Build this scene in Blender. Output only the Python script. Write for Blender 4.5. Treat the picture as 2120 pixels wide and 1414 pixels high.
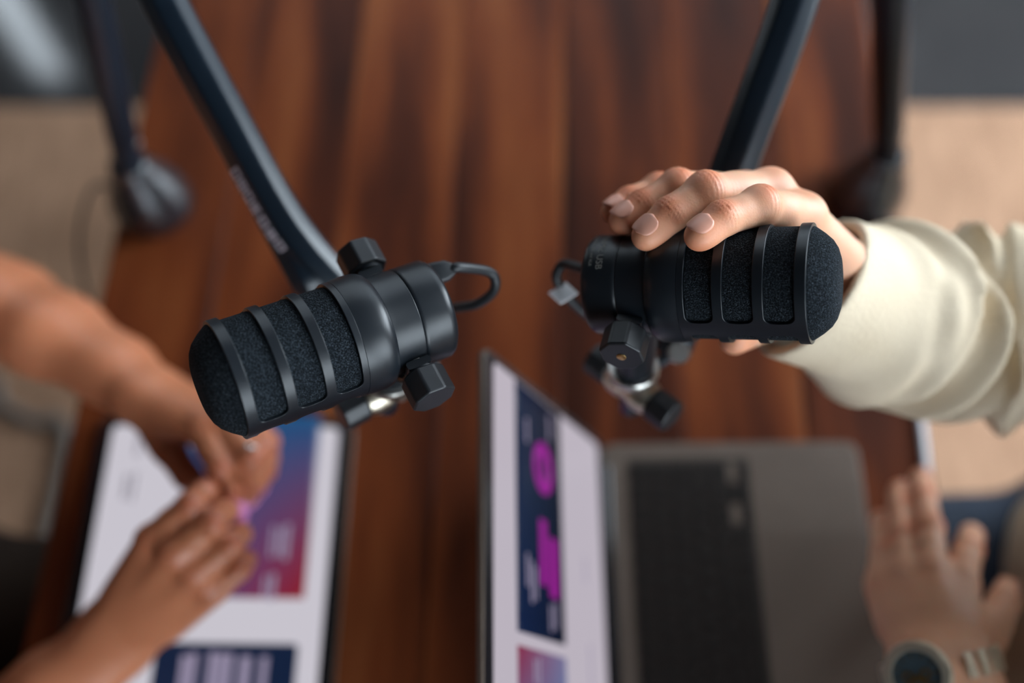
import bpy, bmesh, math, random
import numpy as np
from mathutils import Matrix, Vector
for o in list(bpy.data.objects): bpy.data.objects.remove(o)
S = bpy.context.scene
COL = S.collection
rnd = random.Random(7)
# ------------------------------------------------------------------ camera
F = 2080.0; PITCH = math.radians(66); CAM = np.array([0, 0, 1.60])
DV = np.array([0, math.cos(PITCH), -math.sin(PITCH)])      # viewing direction
UV = np.array([0, math.sin(PITCH), math.cos(PITCH)])       # up in the image
RV = np.array([1.0, 0, 0])
def ray(x, y): return DV + RV * (x - 1060) / F - UV * (y - 707) / F
def at(x, y, z):
    v = ray(x, y); return CAM + v * ((z - CAM[2]) / v[2])
def az(x, y, Z): return CAM + ray(x, y) * Z                # point at depth Z
def cvec(rx, dn, aw): return RV * rx - UV * dn + DV * aw
cam = bpy.data.cameras.new('camera'); co = bpy.data.objects.new('camera', cam); COL.objects.link(co)
co.location = CAM; co.rotation_euler = (math.radians(90) - PITCH, 0, 0)
cam.sensor_width = 36; cam.lens = F / 2120 * 36; cam.clip_start = 0.02; cam.clip_end = 50
cam.dof.use_dof = True; cam.dof.focus_distance = 0.505; cam.dof.aperture_fstop = 1.7; cam.dof.aperture_blades = 0
S.camera = co
# ------------------------------------------------------------------ world, light, exposure
S.view_settings.view_transform = 'Standard'; S.view_settings.look = 'None'
S.view_settings.gamma = 1; S.view_settings.use_curve_mapping = False
S.view_settings.exposure = 0.0
W = bpy.data.worlds.new('world'); S.world = W; W.use_nodes = True
W.node_tree.nodes['Background'].inputs[0].default_value = (0.75, 0.85, 1.0, 1)
W.node_tree.nodes['Background'].inputs[1].default_value = 0.25
WIN_BACK = 0.8      # radiance of the daylit panes: back wall,
WIN_LOW = 11.0      # narrow pane mirrored by the polished floor,
WIN_SIDE = 18.5     # right-hand wall beside the table end,
WIN_CORNER = 9.0    # right-hand wall behind the camera,
WIN_FRONT = 9.0     # wall behind the camera
S.cycles.max_bounces = 6; S.cycles.diffuse_bounces = 3; S.cycles.glossy_bounces = 3
S.cycles.sample_clamp_indirect = 4.0
# ------------------------------------------------------------------ materials
def mat(name, col, rough=.5, metal=0, spec=.5, emit=None, es=1.0, sss=0, coat=0):
    m = bpy.data.materials.new(name); m.use_nodes = True
    p = m.node_tree.nodes['Principled BSDF']
    p.inputs['Base Color'].default_value = (*col, 1); p.inputs['Roughness'].default_value = rough
    p.inputs['Metallic'].default_value = metal; p.inputs['Specular IOR Level'].default_value = spec
    p.inputs['Coat Weight'].default_value = coat; p.inputs['Coat Roughness'].default_value = .25
    if emit: p.inputs['Emission Color'].default_value = (*emit, 1); p.inputs['Emission Strength'].default_value = es
    if sss:
        p.inputs['Subsurface Weight'].default_value = sss
        p.inputs['Subsurface Radius'].default_value = (1, .35, .2); p.inputs['Subsurface Scale'].default_value = .004
    return m
def N(m, t, **kw):
    n = m.node_tree.nodes.new(t)
    for k, v in kw.items():
        if k in n.inputs: n.inputs[k].default_value = v
        else: setattr(n, k, v)
    return n
def LK(m, a, b): m.node_tree.links.new(a, b)
def P(m): return m.node_tree.nodes['Principled BSDF']
def ramp(m, stops):
    r = N(m, 'ShaderNodeValToRGB'); e = r.color_ramp.elements
    while len(e) < len(stops): e.new(.5)
    for i, (p, c) in enumerate(stops): e[i].position = p; e[i].color = (*c, 1)
    return r
def noise_mat(name, stops, scale, detail=4, stretch=(1, 1, 1), rough=.5, bump=0, bscale=None, dist=.001, spec=.5, rnd_id=0, coat=0, nrough=.55):
    m = mat(name, (1, 1, 1), rough, spec=spec, coat=coat)
    tc = N(m, 'ShaderNodeTexCoord'); mp = N(m, 'ShaderNodeMapping'); mp.inputs['Scale'].default_value = stretch
    LK(m, tc.outputs['Object'], mp.inputs['Vector'])
    src = mp.outputs['Vector']
    if rnd_id:
        oi = N(m, 'ShaderNodeObjectInfo'); mu = N(m, 'ShaderNodeMath', operation='MULTIPLY'); mu.inputs[1].default_value = 37.0
        LK(m, oi.outputs['Random'], mu.inputs[0]); ad = N(m, 'ShaderNodeVectorMath', operation='ADD')
        LK(m, src, ad.inputs[0]); LK(m, mu.outputs[0], ad.inputs[1]); src = ad.outputs['Vector']
    nz = N(m, 'ShaderNodeTexNoise'); nz.inputs['Scale'].default_value = scale; nz.inputs['Detail'].default_value = detail; nz.inputs['Roughness'].default_value = nrough
    LK(m, src, nz.inputs['Vector']); r = ramp(m, stops); 
    fac = nz.outputs['Fac']
    if rnd_id:
        ma = N(m, 'ShaderNodeMath', operation='MULTIPLY_ADD'); ma.inputs[1].default_value = rnd_id; ma.inputs[2].default_value = -rnd_id / 2
        LK(m, oi.outputs['Random'], ma.inputs[0]); a2 = N(m, 'ShaderNodeMath', operation='ADD')
        LK(m, fac, a2.inputs[0]); LK(m, ma.outputs[0], a2.inputs[1]); fac = a2.outputs[0]
    LK(m, fac, r.inputs['Fac']); LK(m, r.outputs['Color'], P(m).inputs['Base Color'])
    if bump:
        n2 = N(m, 'ShaderNodeTexNoise'); n2.inputs['Scale'].default_value = bscale or scale; n2.inputs['Detail'].default_value = 3
        LK(m, src, n2.inputs['Vector']); b = N(m, 'ShaderNodeBump'); b.inputs['Strength'].default_value = bump; b.inputs['Distance'].default_value = dist
        LK(m, n2.outputs['Fac'], b.inputs['Height']); LK(m, b.outputs['Normal'], P(m).inputs['Normal'])
    return m
def skin_mat(name, base, flush, sss=.25, rough=.5, bscale=900):
    m = mat(name, base, rough, sss=sss, spec=.4)
    at_ = N(m, 'ShaderNodeAttribute', attribute_name='flush')
    mx = N(m, 'ShaderNodeMix', data_type='RGBA'); mx.inputs[6].default_value = (*base, 1); mx.inputs[7].default_value = (*flush, 1)
    tc = N(m, 'ShaderNodeTexCoord'); nz = N(m, 'ShaderNodeTexNoise'); nz.inputs['Scale'].default_value = 60; nz.inputs['Detail'].default_value = 4
    LK(m, tc.outputs['Object'], nz.inputs['Vector'])
    ma = N(m, 'ShaderNodeMath', operation='MULTIPLY_ADD'); ma.inputs[1].default_value = .35; ma.inputs[2].default_value = -.14
    LK(m, nz.outputs['Fac'], ma.inputs[0]); ad = N(m, 'ShaderNodeMath', operation='ADD', use_clamp=True)
    LK(m, ma.outputs[0], ad.inputs[0]); LK(m, at_.outputs['Fac'], ad.inputs[1])
    LK(m, ad.outputs[0], mx.inputs[0]); LK(m, mx.outputs[2], P(m).inputs['Base Color'])
    n2 = N(m, 'ShaderNodeTexNoise'); n2.inputs['Scale'].default_value = bscale; n2.inputs['Detail'].default_value = 2
    LK(m, tc.outputs['Object'], n2.inputs['Vector'])
    b = N(m, 'ShaderNodeBump'); b.inputs['Strength'].default_value = .25; b.inputs['Distance'].default_value = .0004
    LK(m, n2.outputs['Fac'], b.inputs['Height']); LK(m, b.outputs['Normal'], P(m).inputs['Normal'])
    return m
def emit_mat(name, col, s, rough=.25):
    return mat(name, (.008, .008, .008), rough, emit=col, es=s)
def card_mat(name, s):
    m = mat(name, (.004, .004, .004), .25, spec=.1); a = N(m, 'ShaderNodeAttribute', attribute_name='tint')
    LK(m, a.outputs['Color'], P(m).inputs['Emission Color']); P(m).inputs['Emission Strength'].default_value = s
    return m
M = {}
M['wood'] = noise_mat('stained wood', [(.27, (.020, .006, .0035)), (.43, (.066, .0155, .0065)), (.57, (.150, .035, .0105)), (.78, (.255, .078, .024))], 3.2, 6, (5.5, .7, 1), .38, .12, 60, .0008, .13, .14, nrough=.5)
M['rug'] = noise_mat('woven jute', [(.3, (.37, .210, .130)), (.7, (.55, .325, .205))], 9, 6, (4, 1, 1), .95, .6, 260, .004, .2)
M['floor'] = noise_mat('dark polished concrete', [(.3, (.026, .025, .026)), (.7, (.045, .042, .042))], 3, 4, (1, 1, 1), .11, 0, spec=.5)
M['wall'] = noise_mat('wall plaster', [(.3, (.050, .047, .045)), (.7, (.062, .058, .055))], 2, 3, rough=.9)
M['ceiling'] = noise_mat('ceiling plaster', [(.3, (.024, .024, .026)), (.7, (.032, .032, .034))], 2, 3, rough=.9)
M['frame'] = mat('window frame paint', (.12, .12, .12), .5)
M['black'] = noise_mat('satin black metal', [(.3, (.0045, .0065, .0095)), (.7, (.006, .0085, .012))], 40, 3, rough=.36, bump=.05, bscale=2500, dist=.0002)
M['black_arm'] = noise_mat('powder coated black', [(.3, (.0035, .0085, .0155)), (.7, (.005, .011, .019))], 30, 3, rough=.30, bump=.1, bscale=1500, dist=.0003, spec=.6)
M['knob'] = noise_mat('black moulded plastic', [(.3, (.009, .010, .012)), (.7, (.013, .014, .017))], 60, 3, rough=.42, bump=.08, bscale=2500, dist=.0002)
M['foam'] = noise_mat('black open cell foam', [(.34, (.0006, .0010, .0015)), (.52, (.0065, .0095, .0130)), (.72, (.060, .074, .088))], 1500, 2, rough=1.0, bump=1.0, bscale=1200, dist=.0016, spec=.15, nrough=.7)
M['steel'] = mat('brushed steel', (.62, .60, .56), .3, 1)
M['brass'] = mat('brass', (.70, .47, .20), .3, 1)
M['nickel'] = mat('warm nickel', (.66, .58, .46), .32, 1)
M['rubber'] = mat('black cable rubber', (.012, .014, .017), .45)
M['print'] = mat('grey print', (.24, .23, .21), .6)
M['letters'] = mat('pale lettering', (.62, .56, .64), .6)
M['tag'] = noise_mat('white paper tag', [(.3, (.80, .79, .80)), (.7, (.88, .87, .88))], 200, 2, rough=.7)
M['alu'] = noise_mat('space grey aluminium', [(.3, (.112, .082, .064)), (.7, (.130, .097, .077))], 30, 3, rough=.45, spec=.35)
P(M['alu']).inputs['Metallic'].default_value = .2
M['pad'] = mat('trackpad glass', (.106, .077, .060), .42, .15, .35)
M['key'] = mat('keyboard tray', (.034, .025, .020), .55, spec=.25)
M['bezel'] = mat('black bezel glass', (.006, .006, .008), .15)
M['screen'] = emit_mat('lit white page', (.60, .54, .62), .80)
M['page'] = emit_mat('lit white tablet page', (.66, .63, .70), .86)
M['navy'] = emit_mat('lit navy card', (.004, .012, .04), 1.0)
M['magenta'] = emit_mat('lit magenta mark', (.27, .006, .25), 1.0)
for k_ in ('screen', 'page', 'navy', 'magenta'): P(M[k_]).inputs['Specular IOR Level'].default_value = .1
M['screen_text'] = emit_mat('lit pale text', (.30, .26, .38), .9)
M['grey_text'] = emit_mat('lit grey text', (.33, .31, .36), .9)
M['card'] = card_mat('lit gradient card', 1.0)
M['skin_light'] = skin_mat('light skin', (.70, .385, .245), (.62, .155, .055), .35)
M['skin_brown'] = skin_mat('brown skin', (.44, .158, .076), (.36, .09, .045), .2, .40)
M['nail'] = mat('natural fingernail', (.66, .31, .22), .38)
M['nail_brown'] = mat('fingernail on brown hand', (.52, .27, .20), .3)
M['nail_pink'] = mat('pink nail polish', (.80, .30, .58), .18)
M['knit'] = noise_mat('cream wool knit', [(.3, (.64, .52, .365)), (.7, (.74, .62, .46))], 14, 4, rough=.95, bump=.25, bscale=350, dist=.002, spec=.15)
M['navy_cloth'] = noise_mat('dark navy denim', [(.3, (.004, .010, .022)), (.7, (.010, .020, .04))], 40, 4, rough=.85, bump=.3, bscale=700, dist=.001)
M['brown_cloth'] = noise_mat('dark brown cloth', [(.3, (.030, .016, .009)), (.7, (.05, .028, .015))], 20, 4, rough=.9, bump=.3, bscale=500, dist=.001)
M['hair'] = noise_mat('dark hair', [(.3, (.008, .005, .003)), (.7, (.03, .018, .01))], 60, 3, (1, 1, .2), .5)
M['gold'] = mat('pale gold steel', (.72, .64, .50), .36, .8)
M['gold2'] = mat('gold', (.80, .50, .16), .25, 1)
M['dial'] = mat('blue grey dial', (.05, .075, .09), .3)
M['silver'] = mat('polished silver', (.85, .84, .82), .12, 1)
def pane_mat(name, s):
    return mat(name, (.8, .85, .9), .1, emit=(.80, .91, 1.0), es=s)
for k_, v_ in dict(back=WIN_BACK, low=WIN_LOW, side=WIN_SIDE, corner=WIN_CORNER, front=WIN_FRONT).items(): M['pane_' + k_] = pane_mat('daylit pane ' + k_, v_)
# ------------------------------------------------------------------ object helpers
ROOT = {}
def tag(o, label=None, cat=None, group=None, kind=None):
    if label: o['label'] = label
    if cat: o['category'] = cat
    if group: o['group'] = group
    if kind: o['kind'] = kind
    return o
def thing(name, label, cat, loc, group=None):
    o = bpy.data.objects.new(name, None); COL.objects.link(o); o.location = loc; o.empty_display_size = .02
    ROOT[o.name] = np.array(loc, float); return tag(o, label, cat, group)
def raw_mesh(name, V, Fc, m, off=(0, 0, 0), smooth=35):
    me = bpy.data.meshes.new(name); V = np.asarray(V, float) - np.asarray(off)
    me.from_pydata(V.tolist(), [], [list(map(int, f)) for f in Fc]); me.validate(); me.update()
    if m is not None: me.materials.append(m)
    if smooth >= 0: me.shade_smooth(); me.set_sharp_from_angle(angle=math.radians(smooth or 15))
    return me
def obj(name, V, Fc, m, parent=None, smooth=35, bevel=0, seg=2, solid=0, loc=None):
    """mesh from world-space vertices, linked as a child of `parent`"""
    off = ROOT[parent.name] if parent is not None else (np.array(loc, float) if loc is not None else np.mean(np.asarray(V, float), axis=0))
    me = raw_mesh(name, V, Fc, m, off, smooth)
    bm = bmesh.new(); bm.from_mesh(me); bmesh.ops.recalc_face_normals(bm, faces=bm.faces); bm.to_mesh(me); bm.free()
    o = bpy.data.objects.new(name, me); COL.objects.link(o); ROOT[o.name] = off
    if parent is not None: o.parent = parent
    else: o.location = off
    if solid and bevel:            # a shell with crisp bevelled rims: settle its thickness first
        bm = bmesh.new(); bm.from_mesh(me); bm.normal_update()
        bmesh.ops.solidify(bm, geom=bm.faces[:], thickness=solid); bmesh.ops.recalc_face_normals(bm, faces=bm.faces); bm.to_mesh(me); bm.free()
        me.shade_smooth(); me.set_sharp_from_angle(angle=math.radians(smooth or 15)); solid = 0
    if solid:
        s = o.modifiers.new('solid', 'SOLIDIFY'); s.thickness = solid; s.offset = -1
    if bevel:
        b = o.modifiers.new('bevel', 'BEVEL'); b.width = bevel; b.segments = seg; b.limit_method = 'ANGLE'; b.angle_limit = math.radians(38)
        b.harden_normals = True
    return o
def share(name, src, parent, delta):
    o = src.copy(); o.name = name; COL.objects.link(o); o.parent = parent; o.location = delta; return o
class MB:
    def __init__(s): s.V = []; s.F = []
    def add(s, V, Fc):
        n = len(s.V); s.V += [np.asarray(v, float) for v in V]; s.F += [[i + n for i in f] for f in Fc]; return s
    def box(s, c, ex, ey, ez):
        c, ex, ey, ez = map(lambda q: np.asarray(q, float), (c, ex, ey, ez))
        V = [c + a * ex + b * ey + d * ez for a in (-1, 1) for b in (-1, 1) for d in (-1, 1)]
        return s.add(V, [(0, 1, 3, 2), (4, 6, 7, 5), (0, 4, 5, 1), (2, 3, 7, 6), (0, 2, 6, 4), (1, 5, 7, 3)])
    def lathe(s, prof, o, ax, n=48, ref=None):
        """prof: list of (t along ax, radius); radius 0 closes the end"""
        o = np.asarray(o, float); ax = unit(ax); e1, e2 = perp(ax, ref)
        rows = []
        for t, r in prof:
            if r <= 1e-7: rows.append([len(s.V)]); s.V.append(o + ax * t)
            else:
                rows.append(list(range(len(s.V), len(s.V) + n)))
                for k in range(n):
                    a = 2 * math.pi * k / n; s.V.append(o + ax * t + r * (math.cos(a) * e1 + math.sin(a) * e2))
        for A, B in zip(rows[:-1], rows[1:]):
            for k in range(n):
                k2 = (k + 1) % n
                if len(A) == 1 and len(B) == 1: continue
                if len(A) == 1: s.F.append([A[0], B[k2], B[k]])
                elif len(B) == 1: s.F.append([A[k], A[k2], B[0]])
                else: s.F.append([A[k], A[k2], B[k2], B[k]])
        return s
    def prism(s, pts2, o, e1, e2, ax, h):
        o, e1, e2, ax = map(lambda q: np.asarray(q, float), (o, e1, e2, ax)); n = len(pts2); b = len(s.V)
        for t in (0, h):
            for x, y in pts2: s.V.append(o + e1 * x + e2 * y + ax * t)
        s.F.append([b + i for i in range(n)][::-1]); s.F.append([b + n + i for i in range(n)])
        for i in range(n): j = (i + 1) % n; s.F.append([b + i, b + j, b + n + j, b + n + i])
        return s
    def sweep(s, prof, path, up, scales=None, caps=True):
        """prof: 2D closed loop; path: 3D points; up: reference vector"""
        path = [np.asarray(p, float) for p in path]; n = len(prof); rows = []
        for i, p in enumerate(path):
            t = unit(path[min(i + 1, len(path) - 1)] - path[max(i - 1, 0)])
            e2 = unit(np.asarray(up, float) - t * (np.asarray(up, float) @ t)); e1 = np.cross(t, e2)
            k = scales[i] if scales is not None else 1.0
            rows.append(list(range(len(s.V), len(s.V) + n)))
            for x, y in prof: s.V.append(p + (e1 * x + e2 * y) * k)
        for A, B in zip(rows[:-1], rows[1:]):
            for k in range(n): k2 = (k + 1) % n; s.F.append([A[k], A[k2], B[k2], B[k]])
        if caps: s.F.append(rows[0][::-1]); s.F.append(rows[-1])
        return s
    def tube(s, path, r, n=12):
        path = smooth_path(path); t0 = unit(path[1] - path[0]); up, _ = perp(t0); rows = []
        for i, p in enumerate(path):
            t = unit(path[min(i + 1, len(path) - 1)] - path[max(i - 1, 0)]); up = unit(up - t * (up @ t)); e = np.cross(t, up)
            rows.append(list(range(len(s.V), len(s.V) + n)))
            for k in range(n): a = 2 * math.pi * k / n; s.V.append(p + r * (math.cos(a) * up + math.sin(a) * e))
        for A, B in zip(rows[:-1], rows[1:]):
            for k in range(n): k2 = (k + 1) % n; s.F.append([A[k], A[k2], B[k2], B[k]])
        s.F.append(rows[0][::-1]); s.F.append(rows[-1]); return s
    def build(s, name, m, parent=None, **kw): return obj(name, s.V, s.F, m, parent, **kw)
def unit(v): v = np.asarray(v, float); return v / max(np.linalg.norm(v), 1e-12)
def perp(ax, ref=None):
    if ref is None: ref = np.array([0, 0, 1.0]) if abs(ax[2]) < .9 else np.array([1.0, 0, 0])
    e1 = unit(ref - ax * (np.asarray(ref) @ ax)); return e1, np.cross(ax, e1)
def even_path(pts, n, it=14):
    """evenly spaced points along a polyline, corners rounded off"""
    pts = np.array(pts, float); d = np.r_[0, np.cumsum(np.linalg.norm(np.diff(pts, axis=0), axis=1))]; t = np.linspace(0, d[-1], n)
    q = np.stack([np.interp(t, d, pts[:, i]) for i in range(3)], 1)
    for _ in range(it): q[1:-1] = .5 * q[1:-1] + .25 * (q[:-2] + q[2:])
    return list(q)
def smooth_path(P_, sub=10):
    P_ = [np.asarray(p, float) for p in P_]; Q = [2 * P_[0] - P_[1]] + P_ + [2 * P_[-1] - P_[-2]]; out = []
    for i in range(1, len(Q) - 2):
        p0, p1, p2, p3 = Q[i - 1:i + 3]
        for k in range(sub):
            t = k / sub; out.append(.5 * (2 * p1 + (p2 - p0) * t + (2 * p0 - 5 * p1 + 4 * p2 - p3) * t * t + (3 * p1 - p0 - 3 * p2 + p3) * t ** 3))
    out.append(Q[-2]); return out
def rrect(w, h, r, n=6):
    out = []
    for cx, cy, a0 in ((w / 2 - r, h / 2 - r, 0), (-w / 2 + r, h / 2 - r, 90), (-w / 2 + r, -h / 2 + r, 180), (w / 2 - r, -h / 2 + r, 270)):
        for k in range(n + 1): a = math.radians(a0 + 90 * k / n); out.append((cx + r * math.cos(a), cy + r * math.sin(a)))
    return out
def chamfer(w, h, c, r):
    P8 = [(w / 2, h / 2 - c), (w / 2 - c, h / 2), (-w / 2 + c, h / 2), (-w / 2, h / 2 - c), (-w / 2, -h / 2 + c), (-w / 2 + c, -h / 2), (w / 2 - c, -h / 2), (w / 2, -h / 2 + c)]
    out = []
    for i in range(8):
        p0, p1, p2 = (np.array(P8[(i + k) % 8]) for k in (-1, 0, 1)); a = p1 + unit(p0 - p1) * r; b = p1 + unit(p2 - p1) * r
        for t in (0, .33, .67, 1): out.append(tuple((1 - t) ** 2 * a + 2 * t * (1 - t) * p1 + t * t * b))
    return out
def round_slab(mb, c, ex, ey, n, w, h, r, t, seg=6):
    """rounded rectangle w (along ex) x h (along ey), thickness t along n, bottom centre c"""
    return mb.prism(rrect(w, h, r, seg), c, ex, ey, n, t)
# ------------------------------------------------------------------ implicit surfaces
def smin(a, b, k):
    if k <= 0: return np.minimum(a, b)
    h = np.maximum(k - np.abs(a - b), 0) / k
    return np.minimum(a, b) - h * h * k * .25
class Grid:
    def __init__(s, lo, hi, h):
        s.lo = np.asarray(lo, np.float32); s.h = h; s.n = np.ceil((np.asarray(hi) - lo) / h).astype(int) + 1
    def field(s): return np.full(s.n, .05, np.float32)
    def sub(s, lo, hi):
        a = np.clip(np.floor((lo - s.lo) / s.h).astype(int), 0, s.n); b = np.clip(np.ceil((hi - s.lo) / s.h).astype(int) + 1, 0, s.n)
        return tuple(slice(i, j) for i, j in zip(a, b))
    def pts(s, sl):
        ax = [s.lo[i] + s.h * np.arange(sl[i].start, sl[i].stop, dtype=np.float32) for i in range(3)]
        return ax[0][:, None, None], ax[1][None, :, None], ax[2][None, None, :]
    def cap(s, f, a, b, ra, rb, k, margin=.03):
        a = np.asarray(a, np.float32); b = np.asarray(b, np.float32); R = max(ra, rb) + margin
        sl = s.sub(np.minimum(a, b) - R, np.maximum(a, b) + R)
        if any(q.stop <= q.start for q in sl): return
        X, Y, Z = s.pts(sl); ab = b - a; L2 = float(ab @ ab) + 1e-12
        t = ((X - a[0]) * ab[0] + (Y - a[1]) * ab[1] + (Z - a[2]) * ab[2]) / L2; t = np.clip(t, 0, 1)
        d = np.sqrt((X - a[0] - t * ab[0]) ** 2 + (Y - a[1] - t * ab[1]) ** 2 + (Z - a[2] - t * ab[2]) ** 2) - (ra + (rb - ra) * t)
        f[sl] = smin(f[sl], d.astype(np.float32), k)
def surface_nets(f, lo, h):
    nx, ny, nz = f.shape; ins = f < 0
    c = ins[:-1, :-1, :-1].astype(np.int8)
    for dx, dy, dz in ((1, 0, 0), (0, 1, 0), (0, 0, 1), (1, 1, 0), (1, 0, 1), (0, 1, 1), (1, 1, 1)):
        c = c + ins[dx:nx - 1 + dx, dy:ny - 1 + dy, dz:nz - 1 + dz]
    act = (c > 0) & (c < 8); I = np.argwhere(act); idx = np.full(act.shape, -1, np.int64); idx[act] = np.arange(len(I))
    acc = np.zeros((len(I), 3)); cnt = np.zeros(len(I))
    cor = [(0, 0, 0), (1, 0, 0), (0, 1, 0), (1, 1, 0), (0, 0, 1), (1, 0, 1), (0, 1, 1), (1, 1, 1)]
    val = [f[I[:, 0] + a, I[:, 1] + b, I[:, 2] + d] for a, b, d in cor]
    for i, j in ((0, 1), (2, 3), (4, 5), (6, 7), (0, 2), (1, 3), (4, 6), (5, 7), (0, 4), (1, 5), (2, 6), (3, 7)):
        m = (val[i] < 0) != (val[j] < 0); t = val[i] / (val[i] - val[j] + 1e-20)
        p = np.array(cor[i])[None] + t[:, None] * (np.array(cor[j]) - np.array(cor[i]))[None]
        acc[m] += p[m]; cnt[m] += 1
    V = np.asarray(lo) + (I + acc / cnt[:, None]) * h; Q = []
    for ax in range(3):
        u, v = (ax + 1) % 3, (ax + 2) % 3
        s0 = [slice(None)] * 3; s1 = [slice(None)] * 3; s0[ax] = slice(0, -1); s1[ax] = slice(1, None)
        cr = ins[tuple(s0)] != ins[tuple(s1)]; E = np.argwhere(cr)
        E = E[(E[:, u] > 0) & (E[:, v] > 0) & (E[:, u] < f.shape[u] - 1) & (E[:, v] < f.shape[v] - 1)]
        flip = ins[E[:, 0], E[:, 1], E[:, 2]]
        def g(du, dv):
            e = E.copy(); e[:, u] -= du; e[:, v] -= dv; return idx[e[:, 0], e[:, 1], e[:, 2]]
        q = np.stack([g(1, 1), g(0, 1), g(0, 0), g(1, 0)], 1); q[~flip] = q[~flip][:, ::-1]; Q.append(q)
    Q = np.concatenate(Q); Q = Q[(Q >= 0).all(1)]
    return V, Q
def relax(V, Q, it=2, k=.5):
    n = len(V)
    for _ in range(it):
        acc = np.zeros_like(V); cnt = np.zeros(n)
        for a, b in ((0, 1), (1, 2), (2, 3), (3, 0)):
            for i, j in ((a, b), (b, a)):
                np.add.at(cnt, Q[:, i], 1)
                for d in range(3): acc[:, d] += np.bincount(Q[:, i], V[Q[:, j], d], n)
        V = V + k * (acc / cnt[:, None] - V)
    return V
def vnormals(V, Q):
    fn = np.cross(V[Q[:, 2]] - V[Q[:, 0]], V[Q[:, 3]] - V[Q[:, 1]]); n = np.zeros_like(V)
    for i in range(4):
        for d in range(3): n[:, d] += np.bincount(Q[:, i], fn[:, d], len(V))
    return n / np.maximum(np.linalg.norm(n, axis=1), 1e-12)[:, None]
def fast_obj(name, V, Q, m, parent, attrs=None):
    off = ROOT[parent.name]; me = bpy.data.meshes.new(name); nv, nf = len(V), len(Q)
    me.vertices.add(nv); me.vertices.foreach_set('co', (V - off).astype(np.float32).ravel())
    me.loops.add(nf * 4); me.loops.foreach_set('vertex_index', Q.astype(np.int32).ravel())
    me.polygons.add(nf); me.polygons.foreach_set('loop_start', np.arange(0, nf * 4, 4, dtype=np.int32))
    me.update(calc_edges=True); me.validate()
    for k, v in (attrs or {}).items():
        a = me.attributes.new(k, 'FLOAT', 'POINT'); a.data.foreach_set('value', v.astype(np.float32))
    me.materials.append(m); me.shade_smooth()
    o = bpy.data.objects.new(name, me); COL.objects.link(o); o.parent = parent; ROOT[o.name] = off; return o
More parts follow.
